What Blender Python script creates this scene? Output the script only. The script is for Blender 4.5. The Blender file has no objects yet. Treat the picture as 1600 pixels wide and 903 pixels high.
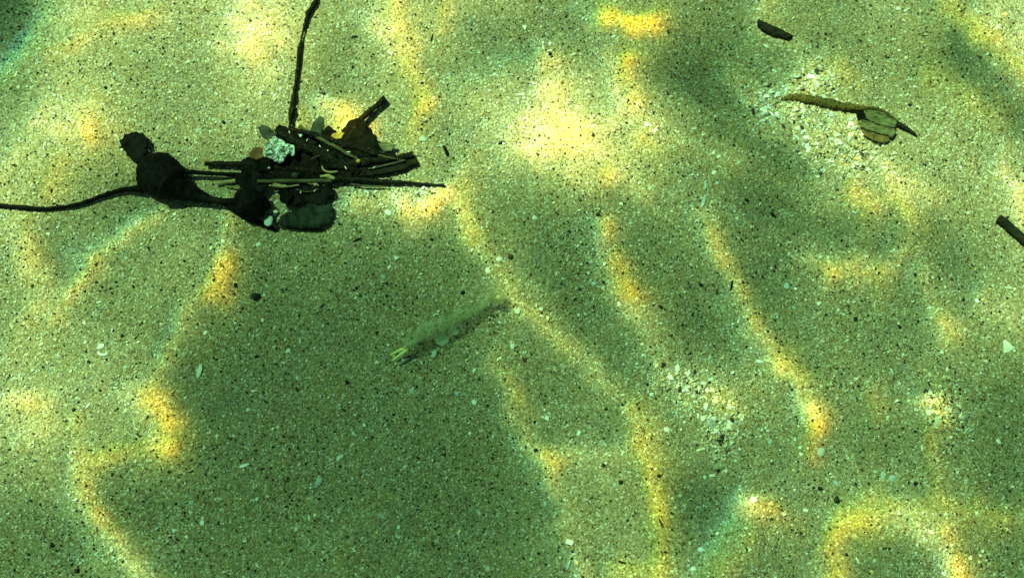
# Sandy sea bed in shallow water: debris pile, prawn, wood chips, shell grit, sun with light bands painted into the caustic gobo sheet.
import bpy, bmesh, math, random
import numpy as np
from mathutils import Vector, Matrix, noise as mnoise

scene = bpy.context.scene
random.seed(7)
RNG = np.random.default_rng(11)

# ------------------------------------------------------------------ camera
CAM_LOC = Vector((0.0, -0.125, 0.455))
TILT = math.radians(14.0)              # leaning forward from straight down
LENS, SENSOR = 33.0, 36.0
REF_W, REF_H = 1600.0, 903.0           # plan drawing units used to set things out on the ground
cam_data = bpy.data.cameras.new('camera')
cam = bpy.data.objects.new('camera', cam_data)
scene.collection.objects.link(cam)
cam.location = CAM_LOC
cam.rotation_euler = (TILT, 0, 0)
cam_data.lens, cam_data.sensor_width = LENS, SENSOR
cam_data.clip_start, cam_data.clip_end = 0.01, 100.0
cam_data.dof.use_dof = True
cam_data.dof.focus_distance = 0.468
cam_data.dof.aperture_fstop = 5.6
scene.camera = cam

# ------------------------------------------------------------------ world, sun, exposure
SUN_DIR = Vector((0.40, -0.27, -0.88)).normalized()     # travel direction of the light
elev = math.asin(-SUN_DIR.z)
azim = math.atan2(-SUN_DIR.x, -SUN_DIR.y)               # compass-style, from +Y towards +X
world = bpy.data.worlds.new('World'); scene.world = world
world.use_nodes = True
wn = world.node_tree; wn.nodes.clear()
w_out = wn.nodes.new('ShaderNodeOutputWorld'); w_bg = wn.nodes.new('ShaderNodeBackground')
w_sky = wn.nodes.new('ShaderNodeTexSky'); w_sky.sky_type = 'NISHITA'; w_sky.sun_disc = False
w_sky.sun_elevation = elev; w_sky.sun_rotation = math.atan2(-SUN_DIR.x, -SUN_DIR.y)
w_bg.inputs['Strength'].default_value = 0.07
wn.links.new(w_sky.outputs[0], w_bg.inputs[0]); wn.links.new(w_bg.outputs[0], w_out.inputs[0])
sun_data = bpy.data.lights.new('sun', 'SUN'); sun = bpy.data.objects.new('sun', sun_data)
scene.collection.objects.link(sun)
sun_data.energy = 5.0; sun_data.angle = math.radians(0.5); sun_data.color = (1.0, 0.96, 0.86)
sun.rotation_euler = SUN_DIR.to_track_quat('-Z', 'Y').to_euler()
sun.location = (-1.5, 1.0, 4.0)
vs = scene.view_settings
vs.view_transform = 'Standard'; vs.look = 'None'; vs.gamma = 1.0; vs.use_curve_mapping = False
vs.exposure = 1.82
scene.cycles.filter_width = 1.5
scene.cycles.transparent_max_bounces = 16
scene.cycles.max_bounces = 6

# ------------------------------------------------------------------ setting-out helpers
ct, st = math.cos(TILT), math.sin(TILT)
FPX = LENS / SENSOR * REF_W
def relief(x, y):
    """height of the sand (works on floats and arrays)"""
    x = np.asarray(x, float); y = np.asarray(y, float)
    h = 0.0016*np.sin(31*x + 11*y + 0.6) + 0.0012*np.sin(-14*x + 37*y + 2.0) + 0.0007*np.sin(71*x - 40*y + 1.0)
    h *= 1.25
    h += .0026*np.sin(78*(x*.86+y*.5)+5*(vnoise(x*9, y*9, 6)-.5))*np.clip((x+.02)*9, 0, 1)
    h += 0.0016*(vnoise(x*22+5, y*22+9, 3)-.5) + 0.0009*(vnoise(x*80+5, y*80+9, 4)-.5)
    return h
_T = np.random.default_rng(3).random((256, 256))
def vnoise(x, y, seed=0):
    x = np.asarray(x, float) + seed*17.31; y = np.asarray(y, float) + seed*9.77
    xi, yi = np.floor(x).astype(int), np.floor(y).astype(int)
    fx, fy = x-xi, y-yi
    fx, fy = fx*fx*fx*(fx*(fx*6-15)+10), fy*fy*fy*(fy*(fy*6-15)+10)
    a, b = _T[yi % 256, xi % 256], _T[yi % 256, (xi+1) % 256]
    c, d = _T[(yi+1) % 256, xi % 256], _T[(yi+1) % 256, (xi+1) % 256]
    return (a*(1-fx)+b*fx)*(1-fy) + (c*(1-fx)+d*fx)*fy
def at(u, v, z=0.0, snap=True):
    """plan position -> point on the sand (plus height z)"""
    dx, dy, dz = (u-REF_W/2)/FPX, -(v-REF_H/2)/FPX, -1.0
    d = (dx, dy*ct - dz*st, dy*st + dz*ct)
    zz = z
    for _ in range(3 if snap else 1):
        t = (zz - CAM_LOC.z)/d[2]
        x, y = CAM_LOC.x + d[0]*t, CAM_LOC.y + d[1]*t
        if snap: zz = z + float(relief(x, y))
    return Vector((x, y, zz))
def plan(x, y):
    """ground (flat) -> plan position, on arrays"""
    X, Y, Z = x-CAM_LOC.x, y-CAM_LOC.y, -CAM_LOC.z
    yc = Y*ct + Z*st
    zc = -Y*st + Z*ct
    return REF_W/2 + FPX*X/(-zc), REF_H/2 - FPX*yc/(-zc)
PX = (at(801, 451, snap=False)-at(800, 451, snap=False)).length     # metres per plan unit

# ------------------------------------------------------------------ materials
def mat(name, col, rough=0.7, var=0.35, scale=300.0, bump=0.3, spec=0.3, col2=None, detail=6.0, stretch=(1,1,1), ramp=(.35, .68), distort=0.0):
    m = bpy.data.materials.new(name); m.use_nodes = True
    nt = m.node_tree; b = nt.nodes['Principled BSDF']
    tc = nt.nodes.new('ShaderNodeTexCoord'); mp = nt.nodes.new('ShaderNodeMapping')
    mp.inputs['Scale'].default_value = stretch
    nz = nt.nodes.new('ShaderNodeTexNoise'); nz.inputs['Scale'].default_value = scale; nz.inputs['Detail'].default_value = detail; nz.inputs['Distortion'].default_value = distort
    rp = nt.nodes.new('ShaderNodeValToRGB')
    c2 = col2 or tuple(min(1, c*(1+var)+.004) for c in col)
    rp.color_ramp.elements[0].position, rp.color_ramp.elements[1].position = ramp
    rp.color_ramp.elements[0].color = (*[c*(1-var) for c in col], 1); rp.color_ramp.elements[1].color = (*c2, 1)
    nt.links.new(tc.outputs['Object'], mp.inputs[0]); nt.links.new(mp.outputs[0], nz.inputs['Vector'])
    nt.links.new(nz.outputs[0], rp.inputs[0]); nt.links.new(rp.outputs[0], b.inputs['Base Color'])
    b.inputs['Roughness'].default_value = rough; b.inputs['Specular IOR Level'].default_value = spec
    if bump:
        bp = nt.nodes.new('ShaderNodeBump'); bp.inputs['Strength'].default_value = bump; bp.inputs['Distance'].default_value = .001
        nt.links.new(nz.outputs[0], bp.inputs['Height']); nt.links.new(bp.outputs[0], b.inputs['Normal'])
    return m
def mat_attr(name, rough=.6, spec=.3):
    m = bpy.data.materials.new(name); m.use_nodes = True
    nt = m.node_tree; b = nt.nodes['Principled BSDF']
    a = nt.nodes.new('ShaderNodeAttribute'); a.attribute_name = 'grain'
    nt.links.new(a.outputs['Color'], b.inputs['Base Color'])
    b.inputs['Roughness'].default_value = rough; b.inputs['Specular IOR Level'].default_value = spec
    return m
M = {}
M['bark'] = mat('dark bark', (.007, .007, .003), .8, .5, 900, .8, spec=.15, col2=(.06, .055, .028), ramp=(.52, .78))
M['black'] = mat('black weed', (.0022, .0024, .0013), .7, .6, 350, .9, spec=.08)
M['darkleaf'] = mat('rotting leaf', (.0022, .0032, .001), .8, .5, 400, .5, spec=.06)
M['greenleaf'] = mat('grey green leaf', (.026, .038, .026), .6, .4, 260, .4, spec=.15)
M['slate'] = mat('green shell', (.012, .021, .014), .6, .35, 420, .3, spec=.12, stretch=(.25, 1.6, 1))
M['olive'] = mat('olive blade', (.10, .11, .045), .65, .65, 520, .6, stretch=(.6, 2, 1))
M['blade2'] = mat('yellow brown blade', (.10, .075, .016), .65, .6, 360, .5)
M['stalk'] = mat('brown stalk', (.085, .07, .016), .8, .75, 900, 1.0, spec=.15)
M['straw'] = mat('straw', (.055, .056, .021), .6, .45, 500, .4, stretch=(.2, 3, 1))
M['straw2'] = mat('pale straw', (.30, .27, .11), .6, .4, 500, .4, stretch=(.2, 3, 1))
M['orange'] = mat('orange scrap', (.10, .045, .008), .6, .4, 300, .3)
M['yellow'] = mat('yellow scrap', (.36, .24, .03), .6, .35, 300, .3)
M['crinkle'] = mat('crinkled pale leaf', (.05, .07, .055), .4, .5, 300, .6, spec=.5, col2=(.62, .76, .72), ramp=(.42, .62), stretch=(.8, 1.3, 1), distort=2.5)
M['shell0'] = mat('white shell', (.88, .86, .80), .45, .08, 500, .2)
M['shell1'] = mat('cream shell', (.70, .62, .45), .5, .18, 500, .2)
M['shell2'] = mat('blue grey shell', (.45, .53, .52), .45, .2, 500, .2)
M['chip'] = mat('chip wood', (.014, .015, .008), .8, .5, 600, .6, spec=.1, stretch=(.4, 2, 1))
M['speck'] = mat('dark stone', (.012, .013, .010), .6, .5, 600, .4)
M['brownspeck'] = mat('brown stone', (.10, .06, .02), .7, .4, 600, .4)
M['grains'] = mat_attr('sand grain')

# ------------------------------------------------------------------ mesh helpers
def tag(o, label=None, cat=None, group=None, kind=None):
    if label: o['label'] = label
    if cat: o['category'] = cat
    if group: o['group'] = group
    if kind: o['kind'] = kind
    return o
def link(name, me, m, parent=None, recentre=True):
    me.materials.append(m)
    o = bpy.data.objects.new(name, me); scene.collection.objects.link(o)
    if recentre and len(me.vertices):
        n = len(me.vertices); co = np.empty(n*3, np.float32); me.vertices.foreach_get('co', co); co = co.reshape(-1, 3)
        c = np.array([(co[:, 0].min()+co[:, 0].max())/2, (co[:, 1].min()+co[:, 1].max())/2, co[:, 2].min()])
        co -= c.astype(np.float32); me.vertices.foreach_set('co', co.ravel()); me.update()
        o.location = c
    if parent:
        o.parent = parent
        o.location = Vector(o.location) - parent.location
    return o
def root(name, u, v, label, cat, group=None):
    o = bpy.data.objects.new(name, None); scene.collection.objects.link(o); o.location = at(u, v); o.empty_display_size = .01
    return tag(o, label, cat, group)
def spline(pts, n):
    """Catmull-Rom through rows of numbers"""
    P = np.array(pts, float); P = np.vstack([2*P[0]-P[1], P, 2*P[-1]-P[-2]]); out = []
    segs = len(P)-3
    for t in np.linspace(0, segs-1e-6, n):
        i = int(t); f = t-i; a, b, c, d = P[i:i+4]
        out.append(.5*((2*b)+(-a+c)*f+(2*a-5*b+4*c-d)*f*f+(-a+3*b-3*c+d)*f**3))
    return np.array(out)
def smooth(me, on=True):
    me.polygons.foreach_set('use_smooth', [on]*len(me.polygons)); return me
def tube(name, pts, m, parent=None, n=26, sides=9, rough=.12, flat=1.0, seed=0, fine=900.):
    """pts: (plan u, plan v, height of the axis above sand in plan units, radius in plan units)"""
    C = spline(pts, n); bm = bmesh.new(); rings = []
    for i, c in enumerate(C):        # a natural axis wanders and swells a little
        q = Vector((c[0]*.11+seed, c[1]*.11, seed)); c[0] += rough*2.2*c[3]*.5*mnoise.noise(q); c[1] += rough*2.2*c[3]*.5*mnoise.noise(q+Vector((9, 0, 0))); c[3] *= 1+rough*1.3*mnoise.noise(q*.8+Vector((0, 7, 0)))
    P = [at(c[0], c[1], c[2]*PX) for c in C]
    for i, p in enumerate(P):
        d = (P[min(i+1, n-1)]-P[max(i-1, 0)]).normalized()
        s = d.cross(Vector((0, 0, 1))).normalized(); up = s.cross(d)
        r = max(C[i][3], .25)*PX
        ring = []
        for k in range(sides):
            a = 2*math.pi*k/sides
            q = p + s*math.cos(a)*r + up*math.sin(a)*r*flat
            w = mnoise.noise(q*fine + Vector((seed, 0, 0)))*.6 + mnoise.noise(q*fine*.35 + Vector((seed, 5, 0)))
            q += (s*math.cos(a)+up*math.sin(a)*flat)*r*rough*w*1.6
            ring.append(bm.verts.new(q))
        rings.append(ring)
    for i in range(n-1):
        for k in range(sides):
            bm.faces.new((rings[i][k], rings[i][(k+1) % sides], rings[i+1][(k+1) % sides], rings[i+1][k]))
    for ring in (rings[0][::-1], rings[-1]):
        bm.faces.new(ring)
    bmesh.ops.recalc_face_normals(bm, faces=bm.faces)
    me = bpy.data.meshes.new(name); bm.to_mesh(me); bm.free(); smooth(me)
    return link(name, me, m, parent)
def leaf(name, outline, m, z=3.0, thick=1.2, curl=2.0, parent=None, jag=.8, seed=0, cuts=2, tilt=(0, 0), crinkle=0.0, sm=True):
    """a thin curled scrap with an uneven outline; outline in plan units, heights in plan units"""
    O = np.array(outline, float); n = len(O); pts = []
    for i in range(n):
        a, b = O[i], O[(i+1) % n]; k = max(2, int(np.hypot(*(b-a))/3.0))
        for t in range(k):
            p = a+(b-a)*t/k; w = random.uniform(-jag, jag)
            d = b-a; d = d/(np.hypot(*d)+1e-9)
            pts.append(p+np.array([-d[1], d[0]])*w)
    c = O.mean(0); R = np.abs(O-c).max()+1e-6
    def hgt(p):
        q = (p-c)/R
        h = z + curl*(q[0]**2*.7+q[1]**2) + tilt[0]*q[0] + tilt[1]*q[1]
        h += mnoise.noise(Vector((p[0]*.08+seed, p[1]*.08, seed)))*curl*.9
        if crinkle: h += crinkle*(1-2*abs(mnoise.noise(Vector(((p[0]+p[1])*.10+seed, (p[0]-p[1])*.24, 3)))*2)) + crinkle*.3*mnoise.noise(Vector((p[0]*.5, p[1]*.5, seed)))
        return h
    bm = bmesh.new(); vs_ = [bm.verts.new((p[0], p[1], 0)) for p in pts]
    f = bm.faces.new(vs_); bmesh.ops.triangulate(bm, faces=[f])
    for _ in range(cuts):
        bmesh.ops.subdivide_edges(bm, edges=[e for e in bm.edges if e.calc_length() > (4.0 if not crinkle else 2.0)], cuts=1)
        bmesh.ops.triangulate(bm, faces=[f for f in bm.faces if len(f.verts) > 3])
    bmesh.ops.beautify_fill(bm, faces=bm.faces, edges=bm.edges)
    hs = [(v, hgt(np.array(v.co[:2]))) for v in bm.verts]
    for v, h in hs: v.co = at(v.co[0], v.co[1], h*PX)
    bmesh.ops.recalc_face_normals(bm, faces=bm.faces)
    if sum(f.normal.z for f in bm.faces) < 0: bmesh.ops.reverse_faces(bm, faces=bm.faces)
    ret = bmesh.ops.extrude_face_region(bm, geom=bm.faces[:])
    for v in [g for g in ret['geom'] if isinstance(g, bmesh.types.BMVert)]: v.co.z -= thick*PX
    bmesh.ops.recalc_face_normals(bm, faces=bm.faces)
    me = bpy.data.meshes.new(name); bm.to_mesh(me); bm.free()
    smooth(me, sm)
    return link(name, me, m, parent)
def blob(name, u, v, z, rx, ry, rz, m, parent=None, rough=.15, freq=3.0, seed=0, rot=0.0, segs=28, knob=0.0):
    bm = bmesh.new(); bmesh.ops.create_uvsphere(bm, u_segments=segs, v_segments=segs*2//3, radius=1)
    c = at(u, v, z*PX); R = Matrix.Rotation(rot, 3, 'Z')
    for vt in bm.verts:
        n = vt.co.normalized(); w = 1+rough*mnoise.noise(n*freq+Vector((seed, 0, 0)))+rough*.5*mnoise.noise(n*freq*2.7+Vector((0, seed, 0)))
        if knob: w += knob*mnoise.noise(n*freq*7+Vector((0, seed, 4)))
        vt.co = c + R @ Vector((n.x*rx*w, n.y*ry*w, n.z*rz*w))*PX
    me = bpy.data.meshes.new(name); bm.to_mesh(me); bm.free(); smooth(me)
    return link(name, me, m, parent)

# ------------------------------------------------------------------ ground sheet
def axis(lo, hi, step, far, grow=1.35):
    a = list(np.arange(lo, hi+step*.5, step)); s = step
    while a[-1] < far: s *= grow; a.append(a[-1]+s)
    s = step
    while a[0] > -far: s *= grow; a.insert(0, a[0]-s)
    return np.array(a)
def sheet(name, X, Y, Z):
    ny, nx = Z.shape; co = np.empty((ny*nx, 3), np.float32); co[:, 0] = X.ravel(); co[:, 1] = Y.ravel(); co[:, 2] = Z.ravel()
    i = np.arange(ny*nx).reshape(ny, nx); q = np.stack([i[:-1, :-1], i[:-1, 1:], i[1:, 1:], i[1:, :-1]], -1).reshape(-1)
    me = bpy.data.meshes.new(name); nf = len(q)//4
    me.vertices.add(ny*nx); me.vertices.foreach_set('co', co.ravel())
    me.loops.add(len(q)); me.loops.foreach_set('vertex_index', q.astype(np.int32))
    me.polygons.add(nf); me.polygons.foreach_set('loop_start', np.arange(0, nf*4, 4, dtype=np.int32))
    me.update(calc_edges=True); smooth(me); return me
gx, gy = axis(-.36, .36, .0022, 8), axis(-.27, .30, .0022, 8)
GX, GY = np.meshgrid(gx, gy)
sand_me = sheet('sand', GX, GY, relief(GX, GY))
def sand_material():
    m = bpy.data.materials.new('sand'); m.use_nodes = True; nt = m.node_tree; b = nt.nodes['Principled BSDF']
    L = nt.links.new
    tc = nt.nodes.new('ShaderNodeTexCoord')
    vo = nt.nodes.new('ShaderNodeTexVoronoi'); vo.inputs['Scale'].default_value = 1250
    L(tc.outputs['Object'], vo.inputs['Vector'])
    sp = nt.nodes.new('ShaderNodeSeparateColor'); L(vo.outputs['Color'], sp.inputs[0])
    rp = nt.nodes.new('ShaderNodeValToRGB'); e = rp.color_ramp.elements; rp.color_ramp.interpolation = 'CONSTANT'
    cols = [(0, (.12, .10, .06)), (.03, (.20, .165, .085)), (.22, (.30, .24, .13)), (.42, (.36, .30, .17)), (.62, (.40, .35, .21)), (.80, (.33, .25, .11)), (.88, (.52, .48, .34)), (.96, (.66, .62, .5))]
    e[0].position, e[0].color = 0, (*cols[0][1], 1); e[1].position, e[1].color = cols[1][0], (*cols[1][1], 1)
    for p, c in cols[2:]:
        k = e.new(p); k.color = (*c, 1)
    L(sp.outputs[0], rp.inputs[0]); L(rp.outputs[0], b.inputs['Base Color'])
    n2 = nt.nodes.new('ShaderNodeTexNoise'); n2.inputs['Scale'].default_value = 420; n2.inputs['Detail'].default_value = 5
    L(tc.outputs['Object'], n2.inputs['Vector'])
    ad = nt.nodes.new('ShaderNodeMath'); ad.operation = 'SUBTRACT'; L(n2.outputs[0], ad.inputs[0]); L(vo.outputs['Distance'], ad.inputs[1])
    bp = nt.nodes.new('ShaderNodeBump'); bp.inputs['Strength'].default_value = .8; bp.inputs['Distance'].default_value = .0006
    L(ad.outputs[0], bp.inputs['Height']); L(bp.outputs[0], b.inputs['Normal'])
    b.inputs['Roughness'].default_value = .85; b.inputs['Specular IOR Level'].default_value = .2
    return m
tag(link('sand', sand_me, sand_material(), recentre=False), 'speckled sandy sea bed in shallow water', 'sand', kind='structure')

# ------------------------------------------------------------------ the caustic gobo sheet above, an unseen sheet with light bands painted into its transparency
# painted brightness of the light reaching the bed, every 100 plan units (rows are v = 0..900)
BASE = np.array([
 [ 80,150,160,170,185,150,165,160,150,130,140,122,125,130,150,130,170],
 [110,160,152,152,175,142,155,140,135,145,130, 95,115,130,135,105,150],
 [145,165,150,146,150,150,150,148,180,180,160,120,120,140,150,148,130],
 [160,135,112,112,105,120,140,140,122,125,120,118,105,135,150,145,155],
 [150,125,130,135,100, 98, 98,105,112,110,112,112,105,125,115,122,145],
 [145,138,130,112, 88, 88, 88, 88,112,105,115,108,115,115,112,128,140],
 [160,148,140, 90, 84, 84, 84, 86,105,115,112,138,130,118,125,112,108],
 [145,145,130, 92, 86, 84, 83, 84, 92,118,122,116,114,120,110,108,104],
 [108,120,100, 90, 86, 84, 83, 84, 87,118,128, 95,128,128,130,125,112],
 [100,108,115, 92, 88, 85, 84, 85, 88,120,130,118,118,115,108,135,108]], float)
# bright bands painted into the sheet colour: (points (u, v), width, strength, tone)
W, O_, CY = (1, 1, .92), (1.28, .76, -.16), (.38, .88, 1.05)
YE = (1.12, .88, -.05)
PAINTED_BANDS = [
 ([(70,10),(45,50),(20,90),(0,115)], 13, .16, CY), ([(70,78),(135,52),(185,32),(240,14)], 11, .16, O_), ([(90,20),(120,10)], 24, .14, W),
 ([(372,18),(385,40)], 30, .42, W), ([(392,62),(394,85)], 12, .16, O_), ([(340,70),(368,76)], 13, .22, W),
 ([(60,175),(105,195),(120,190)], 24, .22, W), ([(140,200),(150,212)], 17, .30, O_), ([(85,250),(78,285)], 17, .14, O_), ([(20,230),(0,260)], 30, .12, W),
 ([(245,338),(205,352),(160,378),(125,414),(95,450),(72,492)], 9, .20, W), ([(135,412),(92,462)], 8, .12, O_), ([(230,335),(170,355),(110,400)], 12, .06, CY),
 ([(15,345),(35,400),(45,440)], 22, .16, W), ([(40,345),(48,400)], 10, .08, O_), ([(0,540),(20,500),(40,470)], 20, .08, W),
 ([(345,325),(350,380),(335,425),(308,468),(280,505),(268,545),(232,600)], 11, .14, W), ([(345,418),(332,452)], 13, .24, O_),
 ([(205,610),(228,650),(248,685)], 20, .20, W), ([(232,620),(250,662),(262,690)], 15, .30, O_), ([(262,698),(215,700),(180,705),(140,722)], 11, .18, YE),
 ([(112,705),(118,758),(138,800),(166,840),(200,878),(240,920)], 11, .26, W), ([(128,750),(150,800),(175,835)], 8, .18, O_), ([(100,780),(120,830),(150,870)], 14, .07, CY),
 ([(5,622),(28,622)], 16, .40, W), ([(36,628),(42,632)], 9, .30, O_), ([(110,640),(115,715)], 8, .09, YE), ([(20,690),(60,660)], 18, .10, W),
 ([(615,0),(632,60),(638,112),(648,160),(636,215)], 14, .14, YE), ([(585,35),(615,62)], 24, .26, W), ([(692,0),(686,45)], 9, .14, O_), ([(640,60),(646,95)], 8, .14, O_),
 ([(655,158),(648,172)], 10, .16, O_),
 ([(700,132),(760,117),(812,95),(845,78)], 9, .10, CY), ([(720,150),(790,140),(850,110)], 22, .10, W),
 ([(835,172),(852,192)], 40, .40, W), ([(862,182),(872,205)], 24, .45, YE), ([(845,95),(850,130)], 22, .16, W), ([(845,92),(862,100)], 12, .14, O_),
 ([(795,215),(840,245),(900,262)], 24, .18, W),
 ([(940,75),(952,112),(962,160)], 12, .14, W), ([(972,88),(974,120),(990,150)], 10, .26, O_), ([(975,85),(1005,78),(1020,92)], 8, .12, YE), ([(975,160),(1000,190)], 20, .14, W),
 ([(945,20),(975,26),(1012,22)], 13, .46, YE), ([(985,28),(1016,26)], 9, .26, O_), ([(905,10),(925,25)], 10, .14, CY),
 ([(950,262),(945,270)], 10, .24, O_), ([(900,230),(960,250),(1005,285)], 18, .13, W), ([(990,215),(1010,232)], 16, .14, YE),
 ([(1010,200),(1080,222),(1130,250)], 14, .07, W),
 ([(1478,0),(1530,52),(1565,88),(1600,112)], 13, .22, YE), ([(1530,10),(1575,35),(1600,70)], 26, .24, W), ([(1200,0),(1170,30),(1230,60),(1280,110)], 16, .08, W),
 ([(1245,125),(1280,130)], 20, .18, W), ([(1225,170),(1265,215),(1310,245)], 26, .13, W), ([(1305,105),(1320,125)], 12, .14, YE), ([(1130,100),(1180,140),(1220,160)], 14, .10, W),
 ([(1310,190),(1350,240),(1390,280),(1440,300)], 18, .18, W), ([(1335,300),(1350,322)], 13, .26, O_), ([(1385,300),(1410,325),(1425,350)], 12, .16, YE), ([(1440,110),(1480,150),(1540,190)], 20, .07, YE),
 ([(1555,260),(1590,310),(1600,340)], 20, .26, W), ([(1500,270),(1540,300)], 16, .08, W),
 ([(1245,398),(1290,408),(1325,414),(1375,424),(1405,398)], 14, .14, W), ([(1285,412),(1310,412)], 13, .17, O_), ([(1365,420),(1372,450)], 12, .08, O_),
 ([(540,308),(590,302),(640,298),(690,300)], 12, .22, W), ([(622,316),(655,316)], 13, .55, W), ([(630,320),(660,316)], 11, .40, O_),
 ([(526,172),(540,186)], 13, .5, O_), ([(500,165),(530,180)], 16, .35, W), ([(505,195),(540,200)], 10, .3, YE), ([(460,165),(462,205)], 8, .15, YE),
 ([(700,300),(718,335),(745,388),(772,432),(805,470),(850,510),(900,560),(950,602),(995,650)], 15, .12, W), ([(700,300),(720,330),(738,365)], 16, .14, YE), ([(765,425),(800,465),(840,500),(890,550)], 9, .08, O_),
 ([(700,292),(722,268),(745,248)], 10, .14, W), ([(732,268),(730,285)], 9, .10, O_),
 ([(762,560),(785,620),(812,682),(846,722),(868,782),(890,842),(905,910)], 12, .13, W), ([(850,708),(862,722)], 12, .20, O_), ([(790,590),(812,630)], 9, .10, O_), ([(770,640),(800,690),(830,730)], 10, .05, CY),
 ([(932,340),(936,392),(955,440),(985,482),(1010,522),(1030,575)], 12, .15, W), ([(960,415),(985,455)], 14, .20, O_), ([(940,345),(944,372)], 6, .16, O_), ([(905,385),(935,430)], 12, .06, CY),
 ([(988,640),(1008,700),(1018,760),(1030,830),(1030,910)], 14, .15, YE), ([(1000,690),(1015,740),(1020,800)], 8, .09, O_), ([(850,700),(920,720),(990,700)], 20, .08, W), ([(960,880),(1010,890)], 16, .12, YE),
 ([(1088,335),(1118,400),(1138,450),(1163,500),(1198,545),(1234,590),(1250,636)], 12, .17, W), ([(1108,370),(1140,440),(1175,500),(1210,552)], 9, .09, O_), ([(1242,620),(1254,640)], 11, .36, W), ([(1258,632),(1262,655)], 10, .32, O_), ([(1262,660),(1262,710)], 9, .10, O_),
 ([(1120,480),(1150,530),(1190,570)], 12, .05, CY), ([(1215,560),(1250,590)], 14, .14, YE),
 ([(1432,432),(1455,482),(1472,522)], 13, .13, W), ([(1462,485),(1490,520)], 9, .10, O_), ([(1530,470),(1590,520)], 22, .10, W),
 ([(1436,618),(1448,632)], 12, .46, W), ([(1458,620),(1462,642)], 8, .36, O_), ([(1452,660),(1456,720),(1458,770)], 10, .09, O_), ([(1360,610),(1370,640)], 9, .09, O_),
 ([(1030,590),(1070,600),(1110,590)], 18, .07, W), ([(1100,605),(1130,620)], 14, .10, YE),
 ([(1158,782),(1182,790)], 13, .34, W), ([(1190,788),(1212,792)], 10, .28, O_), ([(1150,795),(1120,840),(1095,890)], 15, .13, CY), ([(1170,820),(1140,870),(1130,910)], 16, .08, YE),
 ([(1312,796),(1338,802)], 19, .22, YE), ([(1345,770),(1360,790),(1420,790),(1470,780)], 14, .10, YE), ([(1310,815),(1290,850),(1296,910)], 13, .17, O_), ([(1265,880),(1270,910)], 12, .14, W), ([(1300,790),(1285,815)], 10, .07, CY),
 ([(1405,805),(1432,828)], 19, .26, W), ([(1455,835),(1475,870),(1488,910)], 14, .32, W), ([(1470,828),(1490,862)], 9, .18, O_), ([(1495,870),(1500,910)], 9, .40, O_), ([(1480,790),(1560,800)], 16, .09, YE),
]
BASE = 118+(BASE-118)*np.where(BASE > 118, 1.04, 1.0)
# shade painted between the bands and below the seaweed: (points, width, share of the light taken away)
PAINTED_SHADE = [
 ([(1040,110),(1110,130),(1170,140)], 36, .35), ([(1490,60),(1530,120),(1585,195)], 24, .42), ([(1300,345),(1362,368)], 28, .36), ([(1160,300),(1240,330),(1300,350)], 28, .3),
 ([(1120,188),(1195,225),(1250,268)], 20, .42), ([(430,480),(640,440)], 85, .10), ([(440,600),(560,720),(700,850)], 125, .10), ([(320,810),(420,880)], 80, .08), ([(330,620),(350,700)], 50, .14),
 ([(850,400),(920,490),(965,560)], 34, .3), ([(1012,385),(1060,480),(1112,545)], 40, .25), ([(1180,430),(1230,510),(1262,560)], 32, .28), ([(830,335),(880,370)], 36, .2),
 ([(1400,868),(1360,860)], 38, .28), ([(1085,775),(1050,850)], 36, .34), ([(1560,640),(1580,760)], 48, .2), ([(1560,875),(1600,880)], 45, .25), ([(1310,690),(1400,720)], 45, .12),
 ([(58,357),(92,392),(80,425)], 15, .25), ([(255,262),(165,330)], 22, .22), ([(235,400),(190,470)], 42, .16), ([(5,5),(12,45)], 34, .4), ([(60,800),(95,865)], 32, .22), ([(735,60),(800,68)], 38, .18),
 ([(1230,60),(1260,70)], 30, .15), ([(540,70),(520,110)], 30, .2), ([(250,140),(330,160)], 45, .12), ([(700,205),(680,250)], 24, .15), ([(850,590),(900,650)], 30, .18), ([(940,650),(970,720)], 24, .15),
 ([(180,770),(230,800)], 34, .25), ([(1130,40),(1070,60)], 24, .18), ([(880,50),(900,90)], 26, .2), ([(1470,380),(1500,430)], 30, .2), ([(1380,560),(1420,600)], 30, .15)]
def seg_dist(us, vs__, P):
    best = np.full(us.shape, 1e9)
    for i in range(len(P)-1):
        d = P[i+1]-P[i]; t = np.clip(((us-P[i, 0])*d[0]+(vs__-P[i, 1])*d[1])/(d@d), 0, 1)
        best = np.minimum(best, np.hypot(us-P[i, 0]-t*d[0], vs__-P[i, 1]-t*d[1]))
    return best
def cubic_grid(u, v):
    nu, nv = BASE.shape[1], BASE.shape[0]
    x = np.clip(u/100, 0, nu-1.001); y = np.clip(v/100, 0, nv-1.001)
    xi, yi = np.floor(x).astype(int), np.floor(y).astype(int); fx, fy = x-xi, y-yi
    def wts(f): return [(-f+2*f*f-f**3)/2, (2-5*f*f+3*f**3)/2, (f+4*f*f-3*f**3)/2, (-f*f+f**3)/2]
    wx, wy = wts(fx), wts(fy); out = 0
    for j in range(4):
        yy = np.clip(yi+j-1, 0, nv-1)
        for i in range(4):
            out = out + wx[i]*wy[j]*BASE[yy, np.clip(xi+i-1, 0, nu-1)]
    return out
DISP = 4.5      # red and blue of the painted pattern are shifted apart
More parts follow.
